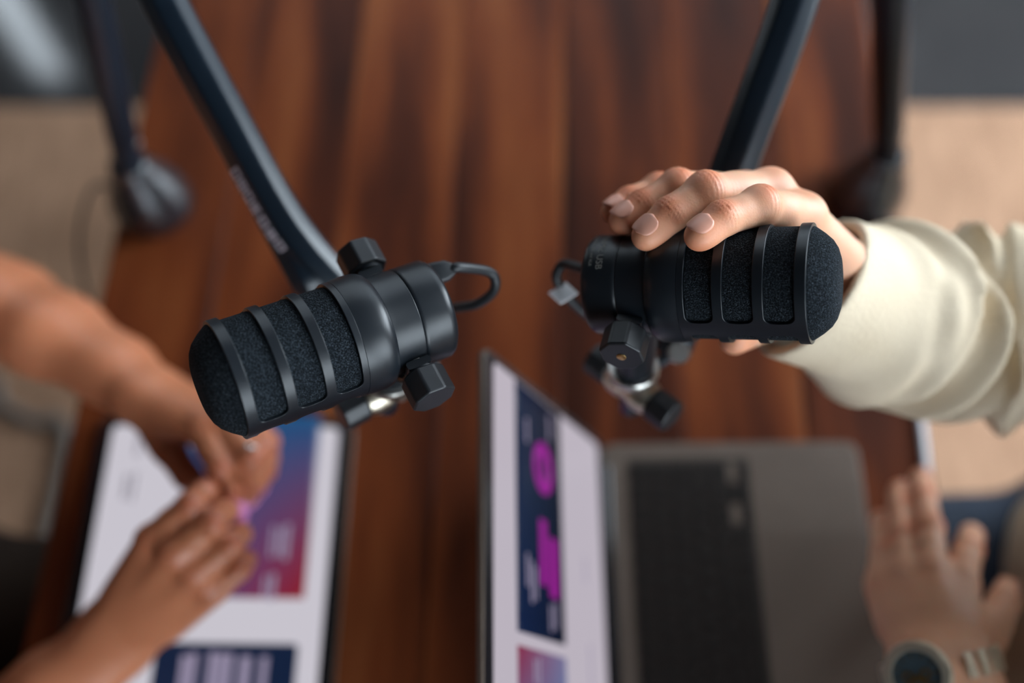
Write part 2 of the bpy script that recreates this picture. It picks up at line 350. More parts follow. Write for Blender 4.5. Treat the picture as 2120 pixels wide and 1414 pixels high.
def hand_surface(J, sc, h, D, forearm, wrist_r=.0185, tip_k=1.0):
    """J: wrist + fingers (MCP, PIP, DIP, TIP) + thumb (CMC, MCP, IP, TIP) in world space; D: dorsal direction hint;
    forearm: list of (point, radius) from the wrist outwards. Returns vertices, quads, flush."""
    W0 = J['wrist']; pts = [W0] + [p for k in J if k != 'wrist' for p in J[k]] + [p for p, r in forearm]
    lo = np.min(pts, 0) - .05; hi = np.max(pts, 0) + .05; G = Grid(lo, hi, h)
    fing = G.field(); f = G.field(); mr = sc
    order = [k for k in ('index', 'middle', 'ring', 'pinky') if k in J]
    fr = dict(index=1.0, middle=1.03, ring=.97, pinky=.86)
    lat = unit(J['pinky'][0] - J['index'][0])
    for k in order:
        g = G.field(); a, b, c, d = J[k]; q = fr[k] * mr
        G.cap(g, a, b, .0108 * q, .0094 * q, 0); G.cap(g, b, c, .0092 * q, .0082 * q, .004); G.cap(g, c, d, .0081 * q, .0071 * q * tip_k, .004)
        Db = dors(D, b - a, c - b); G.cap(g, b + Db * .0012, b + Db * .0012, .0090 * q, .0090 * q, .004)
        mid = .45 * a + .55 * b; G.cap(g, mid - Db * .002, mid - Db * .002, .0092 * q, .0092 * q, .006)
        G.cap(g, .4 * c + .6 * d - Db * .0012, .3 * c + .7 * d - Db * .0012, .0072 * q, .0070 * q, .004)
        fing = smin(fing, g, .0012)
    wl = [W0 + lat * (i - 1.5) * .0085 * mr for i in range(4)]
    for i, k in enumerate(order):
        a = J[k][0]; q = fr[k] * mr
        G.cap(f, wl[i], a - D * .002, .0150 * mr, .0112 * q, .010)
        G.cap(f, .55 * wl[i] + .45 * a - D * .009 * mr, a - D * .007 * mr, .0120 * mr, .0085 * mr, .010)
        G.cap(f, a + D * .0010, a + D * .0010, .0100 * q, .0100 * q, .006)
    t = J['thumb']; g = G.field()
    G.cap(g, t[0], t[1], .0150 * mr, .0118 * mr, 0); G.cap(g, t[1], t[2], .0115 * mr, .0100 * mr, .004); G.cap(g, t[2], t[3], .0098 * mr, .0080 * mr, .004)
    G.cap(f, .6 * W0 + .4 * t[0], t[1] * .6 + t[0] * .4, .015 * mr, .0135 * mr, .012)
    G.cap(f, .35 * t[1] + .65 * t[0], .55 * J['index'][0] + .45 * W0 - D * .006, .0105 * mr, .009 * mr, .010)
    f = smin(f, g, .007)
    f = smin(f, fing, .0055)
    ch = [(W0, wrist_r)] + forearm
    for i in range(len(ch) - 1):
        (a, ra), (b, rb) = ch[i], ch[i + 1]; w = unit(lat - unit(b - a) * (lat @ unit(b - a)))
        for sgn in (-1, 1): G.cap(f, a + w * sgn * .45 * ra, b + w * sgn * .30 * rb, ra, rb, .014)
    V, Q = surface_nets(f, lo, h); V = relax(V, Q, 3, .5)
    Nn = vnormals(V, Q); fl = np.zeros(len(V)); disp = np.zeros(len(V))
    def near(p, r): return np.exp(-((V - p) ** 2).sum(1) / r ** 2)
    for k in order:
        a, b, c, d = J[k]
        Db = dors(D, b - a, c - b); Dc = dors(D, c - b, d - c)
        up = np.clip(Nn @ Db, 0, 1); fl += .75 * near(b + Db * .009, .009) + .75 * near(c + Dc * .008, .009) + .80 * near(d - Dc * .004, .011) + .35 * near(a + D * .010, .010)
        for j, ax, amp, per in ((b, unit(c - a), .00055, .0026), (c, unit(d - b), .00045, .0022)):
            s_ = (V - j) @ ax; disp -= .8 * amp * np.cos(2 * np.pi * s_ / per) * np.exp(-(s_ / .0042) ** 2) * near(j, .012) * 2.0 * np.clip(Nn @ Db, 0, 1)
    fl += .6 * near(t[3], .012) + .4 * near(t[2], .010)
    V = V + Nn * disp[:, None]
    return V, Q, np.clip(fl, 0, 1)
def dors(D, u, v):
    """dorsal direction at a joint between bones u and v: away from the bend, else the hint"""
    t = unit(unit(u) + unit(v)); n = unit(u) - unit(v); n = n - t * (n @ t)
    h = D - t * (D @ t); w = min(np.linalg.norm(n) * 2, 1)
    if n @ h < 0: w = 0
    return unit(unit(h) * (1 - .5 * w) + (unit(n) if w > 0 else 0) * .5 * w)
def nail(J, k, sc, D, m, parent, name='fingernail', label=None, length=.0115, grow=1.0):
    q = dict(index=1.0, middle=1.03, ring=.97, pinky=.86, thumb=1.15)[k] * sc; b, c, d = J[k][1:4]
    ax = unit(d - c); Dd = dors(D, c - b, d - c); Dd = unit(Dd - ax * (Dd @ ax)); sd = np.cross(ax, Dd)
    nu, nv = 12, 13; V = []; Fc = []
    r1 = .0076 * q
    for i in range(nu):
        u = i / (nu - 1)
        for j in range(nv):
            v = 2 * j / (nv - 1) - 1
            wid = (1 - abs(2 * u - 1) ** 2.5) ** (1 / 2.3) if 0 < u < 1 else .02
            th = v * math.radians(47) * wid
            s_ = (u - .64) * length * q * (1 if u < .5 else grow)
            rr = r1 * (1.065 + .03 * (1 - u)) - .0012 * q * max(0, (u - .45)) ** 2 * 2.2
            V.append(d + ax * (s_ * 1.0) + rr * (math.cos(th) * Dd + math.sin(th) * sd * 1.02))
    for i in range(nu - 1):
        for j in range(nv - 1): a = i * nv + j; Fc.append((a, a + 1, a + nv + 1, a + nv))
    o = obj(name, V, Fc, m, parent, smooth=60, solid=.0011)
    o.modifiers['solid'].offset = 0
    if label: o['label'] = label
    return o
#@@SETTING
# ------------------------------------------------------------------ the setting
def plain_box(name, lo, hi, m, kind='structure', parent=None, bevel=0):
    lo, hi = np.array(lo, float), np.array(hi, float); c = (lo + hi) / 2; e = (hi - lo) / 2
    o = MB().box(c, (e[0], 0, 0), (0, e[1], 0), (0, 0, e[2])).build(name, m, parent, smooth=0, bevel=bevel)
    if kind: o['kind'] = kind
    return o
X0, X1, Y0, Y1, ZC = -3.2, 2.4, -2.8, 2.4, 3.2
plain_box('floor', (X0 - .1, Y0 - .1, -.1), (X1 + .1, Y1 + .1, 0), M['floor'])
plain_box('ceiling', (X0 - .1, Y0 - .1, ZC), (X1 + .1, Y1 + .1, ZC + .1), M['ceiling'])
plain_box('wall_left', (X0 - .1, Y0 - .1, 0), (X0, Y1 + .1, ZC), M['wall'])
plain_box('wall_front', (X0, Y0 - .1, 0), (X1, Y0, ZC), M['wall'])
plain_box('wall_back', (X0, Y1, 0), (X1, Y1 + .1, ZC), M['wall'])
plain_box('wall_right', (X1, Y0 - .1, 0), (X1 + .1, Y1 + .1, ZC), M['wall'])
def window(n, c, ex, nrm, w, h, m, panes=2):
    """frame with `panes` daylit panes on a wall; c centre, ex along the wall, nrm into the room"""
    c, ex, nrm = map(lambda q: np.asarray(q, float), (c, ex, nrm)); ez = np.array([0, 0, 1.0]); mb = MB()
    for s in (-1, 1):
        mb.box(c + ex * s * (w / 2 + .03) + nrm * .03, ex * .03, nrm * .03, ez * (h / 2 + .06)); mb.box(c + ez * s * (h / 2 + .03) + nrm * .03, ex * (w / 2), nrm * .03, ez * .03)
    for i in range(1, panes): mb.box(c + ex * (-w / 2 + w * i / panes) + nrm * .03, ex * .02, nrm * .025, ez * h / 2)
    fr = mb.build(f'window_{n}', M['frame'], smooth=0); fr['kind'] = 'structure'
    pw = w / panes
    for i in range(panes):
        MB().box(c + ex * (-w / 2 + pw * (i + .5)) + nrm * .012, ex * (pw / 2 - .002), nrm * .004, ez * (h / 2 - .002)).build('pane', m, fr, smooth=0)
window(1, (.20, Y1, 2.10), (1, 0, 0), (0, -1, 0), 2.3, 1.9, M['pane_back'], 3)
window(2, (-1.66, Y1, .90), (1, 0, 0), (0, -1, 0), .14, .92, M['pane_low'], 1)
window(3, (X1, 1.35, 1.85), (0, 1, 0), (-1, 0, 0), 1.8, 1.9, M['pane_side'], 3)
window(4, (X1, -1.60, 1.85), (0, 1, 0), (-1, 0, 0), 1.5, 1.9, M['pane_corner'], 2)
window(5, (1.35, Y0, 1.85), (1, 0, 0), (0, 1, 0), 1.5, 1.9, M['pane_front'], 2)
# rug
rug = plain_box('rug', (-2.2, -1.9, .0), (2.2, 1.205, .012), M['rug'], None, bevel=.004)
tag(rug, 'beige woven jute rug on the dark floor under the table', 'rug')
# table
TA = -.029; tx, ty = np.array([math.cos(TA), math.sin(TA), 0]), np.array([-math.sin(TA), math.cos(TA), 0])
def tw(u, v, z): return np.array([-.008, .4, 0]) + tx * u + ty * v + np.array([0, 0, z])
table = thing('table', 'long reddish brown plank table between the two people', 'table', tw(0, 0, 0))
NPL = 7; pwid = .766 / NPL
for i in range(NPL):
    u0 = -.383 + i * pwid; dz = rnd.uniform(-.0004, .0004)
    MB().box(tw(u0 + pwid / 2, -.28, .732 + dz), tx * (pwid / 2 - .0005), ty * .98, (0, 0, .018)).build('plank', M['wood'], table, smooth=0, bevel=.0008 if 0 < i < NPL - 1 else .004, seg=4)
for su in (-1, 1):
    plain = MB().box(tw(su * .30, -.28, .68), tx * .012, ty * .86, (0, 0, .034)).build('apron', M['wood'], table, smooth=0, bevel=.002)
    for sv in (-1, 1): MB().box(tw(su * .30, -.28 + sv * .9, .363), tx * .035, ty * .035, (0, 0, .351)).build('leg', M['wood'], table, smooth=0, bevel=.003)
#@@MICS
# ------------------------------------------------------------------ microphones
def microphone(label, ring, axis, pdir, swing, cap_screw, reach):
    """ring: centre of the front ring, axis: from the foam towards the rear, pdir: pivot direction of the lower knob"""
    ex = unit(axis); p = unit(pdir - ex * (pdir @ ex)); b = np.cross(ex, p)
    if b @ DV < 0: b = -b
    root = thing('microphone', label, 'microphone', ring + ex * .06, 'podcast microphones'); MC = dict(ex=ex, p=p, b=b, ring=ring)
    def W(x, y, z): return ring + ex * x + p * y + b * z        # local (axis, pivot, back)
    # foam windscreen with a blunt rounded front
    prof = [(-.0136, 0), (-.0135, .0085), (-.0129, .0140), (-.0115, .0185), (-.0092, .0222), (-.0052, .0258), (-.0012, .0286), (-.0002, .0291), (.002, .0293), (.030, .0293), (.060, .0293), (.061, .020), (.061, 0)]
    pp = []
    for (a0, r0), (a1, r1) in zip(prof[:-1], prof[1:]):
        for k in range(3): pp.append((a0 + (a1 - a0) * k / 3, r0 + (r1 - r0) * k / 3))
    pp.append(prof[-1])
    MB().lathe(pp, ring, ex, 72).build('foam_windscreen', M['foam'], root, smooth=60)
    # slotted grille: rings and two spine bars with rounded windows between them
    R = .031; half = math.radians(81); rc = .0042
    wins = [(.0056, .0205), (.0258, .0407), (.0460, .0603)]; x_end = .0640
    angs = []
    for base in (0, math.pi):
        angs += [base + t for t in np.linspace(-half + rc / R, half - rc / R, 60)]
        for k in range(1, 8):
            q = rc / R * math.sin(math.pi / 2 * k / 7); angs += [base + half - rc / R + q, base - half + rc / R - q]
        angs += [base + half + t for t in np.linspace(0, math.pi - 2 * half, 5)[1:-1]]
    angs = sorted(set(round(a % (2 * math.pi), 6) for a in angs)); mb = MB(); cols = []
    def inset(a):
        a = (a + math.pi) % (2 * math.pi) - math.pi; a = min(abs(a), abs(abs(a) - math.pi)); e = half - a
        if e < -1e-5: return None
        e = e * R
        return 0 if e >= rc else rc - math.sqrt(max(rc * rc - (rc - e) ** 2, 0))
    for a in angs:
        q = inset(a); bar = q is None; q = rc if bar else q; xs = [0]
        for w0, w1 in wins: xs += [w0 + q, w1 - q]
        xs.append(x_end); dirv = math.cos(a) * b + math.sin(a) * p; cols.append((len(mb.V), bar)); mb.V += [ring + ex * x + dirv * R for x in xs]
    nA = len(angs)
    for i in range(nA):
        A, ba = cols[i]; B, bb = cols[(i + 1) % nA]
        mid = (angs[i] + (angs[(i + 1) % nA] + (2 * math.pi if i == nA - 1 else 0))) / 2
        for k in range(7):
            if k % 2 == 1 and inset(mid) is not None: continue
            mb.F.append([A + k, A + k + 1, B + k + 1, B + k])
    g = obj('grille', mb.V, mb.F, M['black'], root, smooth=50, solid=.0021, bevel=.00035, seg=2)
    # shoulder, waist band and rear shell
    sh = [(.0640, .0290), (.0640, .03102), (.0670, .0314), (.0710, .0317), (.0750, .0316), (.0775, .0313), (.0795, .0306), (.0809, .0297), (.0818, .0286), (.0822, .0278), (.0824, .026)]
    MB().lathe(sh, ring, ex, 96).build('shoulder', M['black'], root, smooth=40)
    MB().lathe([(.0815, .024), (.0822, .0276), (.0850, .0273), (.0976, .0271), (.0980, .0266), (.0980, .024)], ring, ex, 96).build('waist_band', M['black'], root, smooth=40, bevel=.0003)
    MB().lathe([(.0978, .024), (.0979, .0266), (.0984, .0271), (.1000, .0273), (.1125, .0274), (.1150, .0273), (.1166, .0262), (.1176, .0246), (.1181, .022), (.1182, .010), (.1182, 0)], ring, ex, 96).build('rear_shell', M['black'], root, smooth=40)
    # yoke with pivots and octagonal knobs
    b2 = b * math.cos(swing) + ex * math.sin(swing); ex2 = ex * math.cos(swing) - b * math.sin(swing)
    def W2(y, z, x=0): return ring + ex * xp + p * y + b2 * z + ex2 * x
    xp = .0920; mb = MB(); prof = rrect(.0045, .0135, .0015, 3); path = []
    path.append(W2(.0296, -.007))
    for k in range(0, 25):
        a = math.pi * k / 24; path.append(W2(.0300 * math.cos(a), .0316 * math.sin(a) + .002))
    path.append(W2(-.0296, -.007))
    mb.sweep(prof, path, ex2); mb.build('yoke', M['black'], root, smooth=40)
    for s in (1, -1):
        MB().lathe([(.0268, 0), (.0268, .006), (.0345, .006), (.0345, .0055)], W(xp, 0, 0), p * s, 24).build('pivot_pin', M['steel'], root, smooth=40)
        kn = MB(); o8 = [(.0120 * math.cos(math.pi * (k + .5) / 4) * (1.04 if k % 2 else 1), .0120 * math.sin(math.pi * (k + .5) / 4) * (1.04 if k % 2 else 1)) for k in range(8)]
        kn.prism(o8, W(xp, s * .0338, 0), ex, b, p * s, .0158)
        ko = kn.build('knob', M['knob'], root, smooth=0, bevel=.0014, seg=3)
        MB().lathe([(.0322, .0062), (.0322, .0085), (.0346, .0085), (.0346, .0062)], W(xp, 0, 0), p * s, 24).build('washer', M['black'], root, smooth=30)
        if s > 0 and cap_screw:
            MB().lathe([(.0494, .0026), (.0499, .0026), (.0501, .0022), (.0501, 0)], W(xp, 0, 0), p * s, 20).build('screw_cap', M['brass'], ko, smooth=30)
    MB().lathe([(.0335, 0), (.0335, .0125), (.044 + reach, .0125), (.054 + reach, .0120), (.054 + reach, 0)], W2(0, 0), b2, 32).build('yoke_stem', M['black'], root, smooth=35, bevel=.0008)
    MB().lathe([(.054, .008), (.054, .0150), (.0552, .0158), (.0595, .0158), (.0608, .0150), (.0608, .0105), (.068, .0105), (.068, .008)], W2(0, reach), b2, 40).build('thread_ring', M['steel'], root, smooth=35)
    MC['stem'] = W2(0, .068 + reach); MC['W'] = W; MC['b2'] = b2; MC['ex2'] = ex2; MC['root'] = root; MC['xp'] = xp
    return MC
ringL = az(466, 788, .496)
micL = microphone('black podcast microphone with no hand on it, its front pointing left over the tablet', ringL,
                  cvec(.1014, -.0378, .0475), cvec(.289 * .91, .957 * .91, -.44), .08, False, .006)
ringR = az(1685, 587, .512)
micR = microphone('black podcast microphone gripped by a hand, its foam front pointing right', ringR,
                  cvec(-math.cos(.42), -.02, math.sin(.42)), cvec(0, .77, -.64), .27, True, .026)
# lettering on the rear shell of the gripped microphone
def text_mesh(body, size):
    cu = bpy.data.curves.new('t', 'FONT'); cu.body = body; cu.size = size; cu.align_x = 'CENTER'; cu.extrude = 0
    o = bpy.data.objects.new('t', cu); COL.objects.link(o); bpy.context.view_layer.update()
    me = bpy.data.meshes.new_from_object(o.evaluated_get(bpy.context.evaluated_depsgraph_get()))
    V = [tuple(v.co) for v in me.vertices]; Fc = [tuple(p_.vertices) for p_ in me.polygons]
    bpy.data.objects.remove(o); bpy.data.curves.remove(cu); bpy.data.meshes.remove(me); return V, Fc
def wrap_text(mc, body, size, x, ang, parent, rr=.02775):
    V, Fc = text_mesh(body, size); out = []
    # letters run around the shell; their tops point to the foam end
    d0 = -mc['b'] * math.cos(ang) + mc['p'] * math.sin(ang); tdir = -mc['b'] * -math.sin(ang) + mc['p'] * math.cos(ang)
    for vx, vy, vz in V:
        a = vx / rr; out.append(mc['ring'] + mc['ex'] * (x - vy) + rr * (math.cos(a) * d0 + math.sin(a) * tdir))
    return obj('lettering', out, Fc, M['print'], parent, smooth=0)
wrap_text(micR, 'PodMic USB', .0052, .1085, math.radians(-3), micR['root'])
wrap_text(micR, 'Dynamic USB and XLR', .0024, .1125, math.radians(-3), micR['root'])
wrap_text(micR, 'Microphone', .0024, .1155, math.radians(-3), micR['root'], .0272)
#@@ARMS
# ------------------------------------------------------------------ boom arms
def boom_arm(label, base, elbow, upper_path, mc, sdir, rolls, tip, mid=()):
    root = thing('boom_arm', label, 'microphone stand', base, 'boom arms on the table')
    z = np.array([0, 0, 1.0])
    M.setdefault('base', noise_mat('glossy black base paint', [(.3, (.004, .008, .013)), (.7, (.005, .010, .015))], 30, 2, rough=.27, spec=.9, coat=1.0))
    P(M['base']).inputs['Coat Roughness'].default_value = .22; P(M['base']).inputs['Coat IOR'].default_value = 1.9
    MB().lathe([(0, 0), (0, .0385), (.003, .0395), (.014, .0390), (.026, .0362), (.040, .0310), (.054, .0245), (.064, .0200), (.072, .0178), (.074, .0165), (.074, 0)], base, z, 64).build('base', M['base'], root, smooth=40)
    top = base + z * .070; ld = unit(elbow - top)
    MB().lathe([(-.002, 0), (-.002, .0135), (.010, .0135), (.024, .0125), (.024, 0)], top, ld, 32).build('swivel_post', M['black_arm'], root, smooth=35)
    e1, e2 = perp(ld, RV)
    MB().lathe([(.008, 0), (.008, .0038), (.0152, .0038), (.0152, 0)], top + ld * .022, unit(cvec(1, -.3, -.4)), 20).build('pivot_bolt', M['steel'], root, smooth=35)
    prof = chamfer(.0275, .030, .0080, .0022)
    L_ = np.linalg.norm(elbow - top); lp = [top + ld * (.012 + (L_ - .012) * t) for t in (0, .06, .3, .7, 1)]
    MB().sweep(prof, lp, rolls[0], [.72, .95, 1, 1, 1]).build('lower_arm', M['black_arm'], root, smooth=50)
    hinge = np.cross(unit(top - elbow), unit(upper_path[0] - elbow)); hinge = unit(hinge)
    MB().lathe([(-.024, 0), (-.024, .017), (.024, .017), (.024, 0)], elbow, hinge, 32).build('elbow_joint', M['black_arm'], root, smooth=35, bevel=.002)
    path = even_path([elbow] + upper_path, 44)
    n = len(path); sc = [1.0] * n
    for i in range(n - 8, n): sc[i] = 1 - .2 * (i - n + 8) / 8
    ua = MB().sweep(prof, path, rolls[1], sc).build('upper_arm', M['black_arm'], root, smooth=50)
    # cable channel lid: a thin strip proud of the arm
    # swivel at the tip: barrel with two knobs
    B2 = mc['b2']; c = mc['stem'] + B2 * .009; s = unit(mc['ex2'] * sdir[0] + mc['p'] * sdir[1])
    MB().lathe([(-.0165, 0), (-.0165, .0095), (-.012, .0112), (-.004, .0112), (-.003, .0098), (.003, .0098), (.004, .0112), (.012, .0112), (.0165, .0095), (.0165, 0)], c, s, 32).build('swivel_barrel', M['nickel'], root, smooth=35)
    for q in (-1, 1):
        e1, e2 = perp(s, B2)
        k8 = [(.0112 * math.cos(math.pi * (k + .5) / 4), .0112 * math.sin(math.pi * (k + .5) / 4)) for k in range(8)]
        MB().prism(k8, c + s * q * .0170, e1, e2, s * q, .0165).build('swivel_knob', M['knob'], root, smooth=0, bevel=.0016, seg=3)
    MB().lathe([(.0100, 0), (.0100, .0075), (.026, .0070), (.026, 0)], c, B2, 24).build('swivel_stud', M['black_arm'], root, smooth=35, bevel=.0008)
    if not mid: br = MB().sweep(rrect(.008, .016, .003, 3), smooth_path([path[-1], *(mid or [.5 * (path[-1] + c) + tip]), c + B2 * .016]), DV); br.build('tip_bracket', M['black_arm'], root, smooth=40)
    return root, path
baseL = at(318, 425, .75); baseL[2] = .75
elL = np.array([-.300, .625, 1.205])
upL = [az(336, 0, .625), az(484, 270, .625), az(576, 446, .627), az(606, 505, .629), az(650, 556, .634), az(716, 590, .642), az(790, 680, .655)]
armL, pL = boom_arm('black boom arm with pale lettering reaching from the left table edge to the left microphone', baseL, elL, upL, micL, (1, -.12), [unit(cvec(.35, .1, -1)), unit(cvec(.20, .15, -1))], cvec(0, .0, .012), [1])
MB().sweep(chamfer(.0275, .0290, .0080, .0022), [az(530, 358, .6285), az(576, 446, .6315), az(606, 503, .634), az(640, 568, .637), az(652, 592, .638), az(656, 600, .6385)], unit(cvec(.20, .15, -1)), [.9, 1, 1, 1, .95, .8]).build('arm_tip', M['black_arm'], armL, smooth=50)
baseR = at(1787, 405, .75); baseR[2] = .75
elR = np.array([.220, .607, 1.245])
upR = [az(1650, 0, .605), az(1578, 190, .612), az(1512, 365, .620), az(1455, 540, .630), az(1415, 680, .640), az(1392, 730, .645)]
armR, pR = boom_arm('black boom arm passing behind the hand that grips the right microphone', baseR, elR, upR, micR, (-.85, .50), [unit(cvec(-.10, .2, -1)), unit(cvec(-.38, .2, -1))], cvec(0, 0, .010))
MB().lathe([(-.006, 0), (-.006, .0062), (-.0045, .0070), (0, .0070), (0, 0)], pR[-1] + cvec(.002, 0, -.0105), -cvec(0, 0, -1), 24).build('tip_bolt', M['steel'], armR, smooth=35)
# seven pale letter marks on the left arm's outer facet
def glyph(mb, c, ex, ey, k):
    """an upright pale letter mark built of bars; the photo shows only their blurred outline"""
    w, h, t = .0054, .0072, .0016; n = np.cross(ex, ey) * .00015
    mb.box(c - ex * (w / 2), ex * t / 2, ey * h / 2, n)
    if k != 3: mb.box(c + ex * (w / 2), ex * t / 2, ey * h / 2, n)
    for q in ((1, 0, -1) if k % 2 else (1, -1)): mb.box(c + ey * q * (h / 2 - t / 2), ex * w / 2, ey * t / 2, n)
#@@TABLETOP
# ------------------------------------------------------------------ laptop
lap = thing('laptop', 'open grey laptop on the right half of the table, its screen leaning left', 'laptop', (.078, .274, .75))
lx, ly, lz = np.array([1.0, 0.012, 0]), np.array([0, -1.0, 0]), np.array([0, 0, 1.0]); lx = unit(lx); ly = unit(np.array([.008, -1, 0]))
LW, LD = .312, .222; lo_ = np.array([.078, .274, .7505])
def lp(u, v, z=0): return lo_ + lx * u + ly * v + lz * z
base_mb = MB(); round_slab(base_mb, lp(LD / 2, LW / 2, .001), lx, ly, lz, LD, LW, .011, .0145); base_mb.build('base', M['alu'], lap, smooth=30, bevel=.0015)
pm = MB(); round_slab(pm, lp(.172, .080 + .075, .0155), lx, ly, lz, .086, .150, .004, .0003); pm.build('trackpad', M['pad'], lap, smooth=0)
km = MB(); round_slab(km, lp(.0735, .147, .0155), lx, ly, lz, .1045, .266, .003, .0003); km.build('keyboard_tray', M['key'], lap, smooth=0)
pitch_x, pitch_y = .0171, .0182; kz = .0158
key_mesh = {}
def key(u, v, du, dv):
    kk = (round(du, 4), round(dv, 4))
    if kk not in key_mesh:
        mb = MB(); round_slab(mb, lp(u, v, kz), lx, ly, lz, du, dv, .0018, .0013, 3); o = mb.build('key', M['keycap'], lap, smooth=0, bevel=.0004, seg=1); key_mesh[kk] = (o, u, v)
    else:
        s_, u0, v0 = key_mesh[kk]; share('key', s_, lap, lx * (u - u0) + ly * (v - v0))
M['keycap'] = noise_mat('worn black keycap', [(.3, (.010, .007, .006)), (.7, (.014, .010, .008))], 80, 2, rough=.5, spec=.2)
for r_ in range(6):
    u = .0300 + r_ * pitch_x
    if r_ < 5:
        v = .018 + .0085
        widths = [1.0] * 13 + [1.5] if r_ else [1.0] * 14
        if r_ == 3: widths = [1.6] + [1.0] * 11 + [1.8]
        if r_ == 4: widths = [2.1] + [1.0] * 10 + [2.3]
        v = .018
        for w in widths: key(u, v + w * pitch_y / 2, .0152, w * pitch_y - .0022); v += w * pitch_y
    elif r_ == 5:
        v = .018
        # the inverted T of arrow keys
        for k in range(3): key(u + .0042, v + (k + .5) * pitch_y, .0074, pitch_y - .0022)
        key(u - .0042, v + 1.5 * pitch_y, .0074, pitch_y - .0022)
        v += 3 * pitch_y
        for w in (1, 1.25, 5.2, 1.25, 1, 1): key(u, v + w * pitch_y / 2, .0152, w * pitch_y - .0022); v += w * pitch_y
for k in (0, 2):
    gm = MB(); round_slab(gm, lp(.0300 + 5 * pitch_x - .0048, .018 + (k + .5) * pitch_y, .0158), lx, ly, lz, .0078, pitch_y - .001, .0012, .0005, 2); gm.build('arrow_key_surround', M['alu'], lap, smooth=0)
# lid
LA = math.radians(114.5); ll = unit(lx * math.cos(LA) + lz * math.sin(LA)); ln = np.cross(ly, ll); ln = ln if ln @ lx > 0 else -ln
lh = lp(.001, 0, .0175)
def ld_(u, v, n=0): return lh + ll * u + ly * v + ln * n
lm = MB(); round_slab(lm, ld_(.1175, LW / 2, -.005), ll, ly, ln, .235, LW, .010, .0046); lid = lm.build('lid', M['alu'], lap, smooth=30, bevel=.001)
bz = MB(); round_slab(bz, ld_(.1175, LW / 2, -.0004), ll, ly, ln, .232, LW - .003, .009, .0006); bz.build('bezel', M['bezel'], lid, smooth=0)
sm = MB(); round_slab(sm, ld_(.1198, LW / 2, .0002), ll, ly, ln, .2036, LW - .014, .005, .0004); scr = sm.build('screen', M['screen'], lid, smooth=0)
MB().lathe([(.02, 0), (.02, .0045), (LW - .02, .0045), (LW - .02, 0)], lp(.003, 0, .0135), ly, 16).build('hinge', M['bezel'], lap, smooth=35)
def card(parent, c, ea, eb, n, w, h, r, m, name='screen_card', corners=None):
    if corners is None:
        mb = MB(); round_slab(mb, c, ea, eb, n, w, h, r, .0003); o = mb.build(name, m, parent, smooth=0)
    else:
        nn = 14; V = []; Fc = []; cols = []
        for i in range(nn):
            for j in range(nn):
                a, b_ = i / (nn - 1), j / (nn - 1); V.append(c + ea * (a - .5) * w + eb * (b_ - .5) * h + n * .0003)
                k = [np.array(q) for q in corners]; cols.append((1 - a) * (1 - b_) * k[0] + a * (1 - b_) * k[1] + (1 - a) * b_ * k[2] + a * b_ * k[3])
        for i in range(nn - 1):
            for j in range(nn - 1): q = i * nn + j; Fc.append((q, q + 1, q + nn + 1, q + nn))
        o = obj(name, V, Fc, m, parent, smooth=0, solid=.0002)
        at_ = o.data.attributes.new('tint', 'FLOAT_COLOR', 'POINT')
        for q, v in enumerate(cols): at_.data[q].color = (*v, 1)
    o['kind'] = 'thing'; del o['kind']
    return o
def marks(parent, items, org, ea, eb, n, m, name='text_line'):
    for (u, v, du, dv) in items:
        MB().box(org(u, v), ea * du / 2, eb * dv / 2, n * .0001).build(name, m, parent, smooth=0)
NV = [(.000, .009, .030), (.000, .020, .050), (.001, .016, .05), (.001, .045, .085)]
card(lid, ld_(.146, .0945, .0006), ll, ly, ln, .083, .173, .004, M['card'], corners=[(.0005, .0035, .012), (.001, .013, .045), (.0005, .003, .014), (.001, .010, .05)])
card(lid, ld_(.146, .247, .0006), ll, ly, ln, .083, .115, .004, M['card'], corners=[(.16, .16, .30), (.22, .012, .05), (.004, .18, .36), (.02, .20, .40)])
# the round chart and the bars drawn on the navy card
rg = MB(); nn = 40; ro, ri = .0195, .0105
for k in range(nn):
    a = 2 * math.pi * k / nn
    for r_ in (ro, ri): rg.V.append(ld_(.139 + r_ * .95 * math.cos(a), .0605 + r_ * math.sin(a), .0011))
for k in range(nn):
    j = (k + 1) % nn; rg.F.append([2 * k, 2 * k + 1, 2 * j + 1, 2 * j])
rg.build('ring_chart', M['magenta'], lid, smooth=0, solid=.0001)
marks(lid, [(.139, .0605, .006, .034)], lambda u, v: ld_(u, v, .0012), ll, ly, ln, M['magenta'], 'chart_bar')
marks(lid, [(.142, .122, .012, .046), (.1235, .130, .015, .042)], lambda u, v: ld_(u, v, .0011), ll, ly, ln, M['magenta'], 'chart_bar')
marks(lid, [(.170, .139, .003, .022), (.163, .146, .003, .028), (.156, .146, .0025, .022), (.130, .1655, .003, .018), (.122, .163, .003, .018), (.168, .040, .003, .018), (.125, .025, .003, .02)], lambda u, v: ld_(u, v, .0011), ll, ly, ln, M['screen_text'])
marks(lid, [(.160, .203, .003, .014), (.153, .203, .003, .018), (.060, .12, .0025, .02), (.055, .19, .0025, .03)], lambda u, v: ld_(u, v, .0011), ll, ly, ln, M['screen_text'])
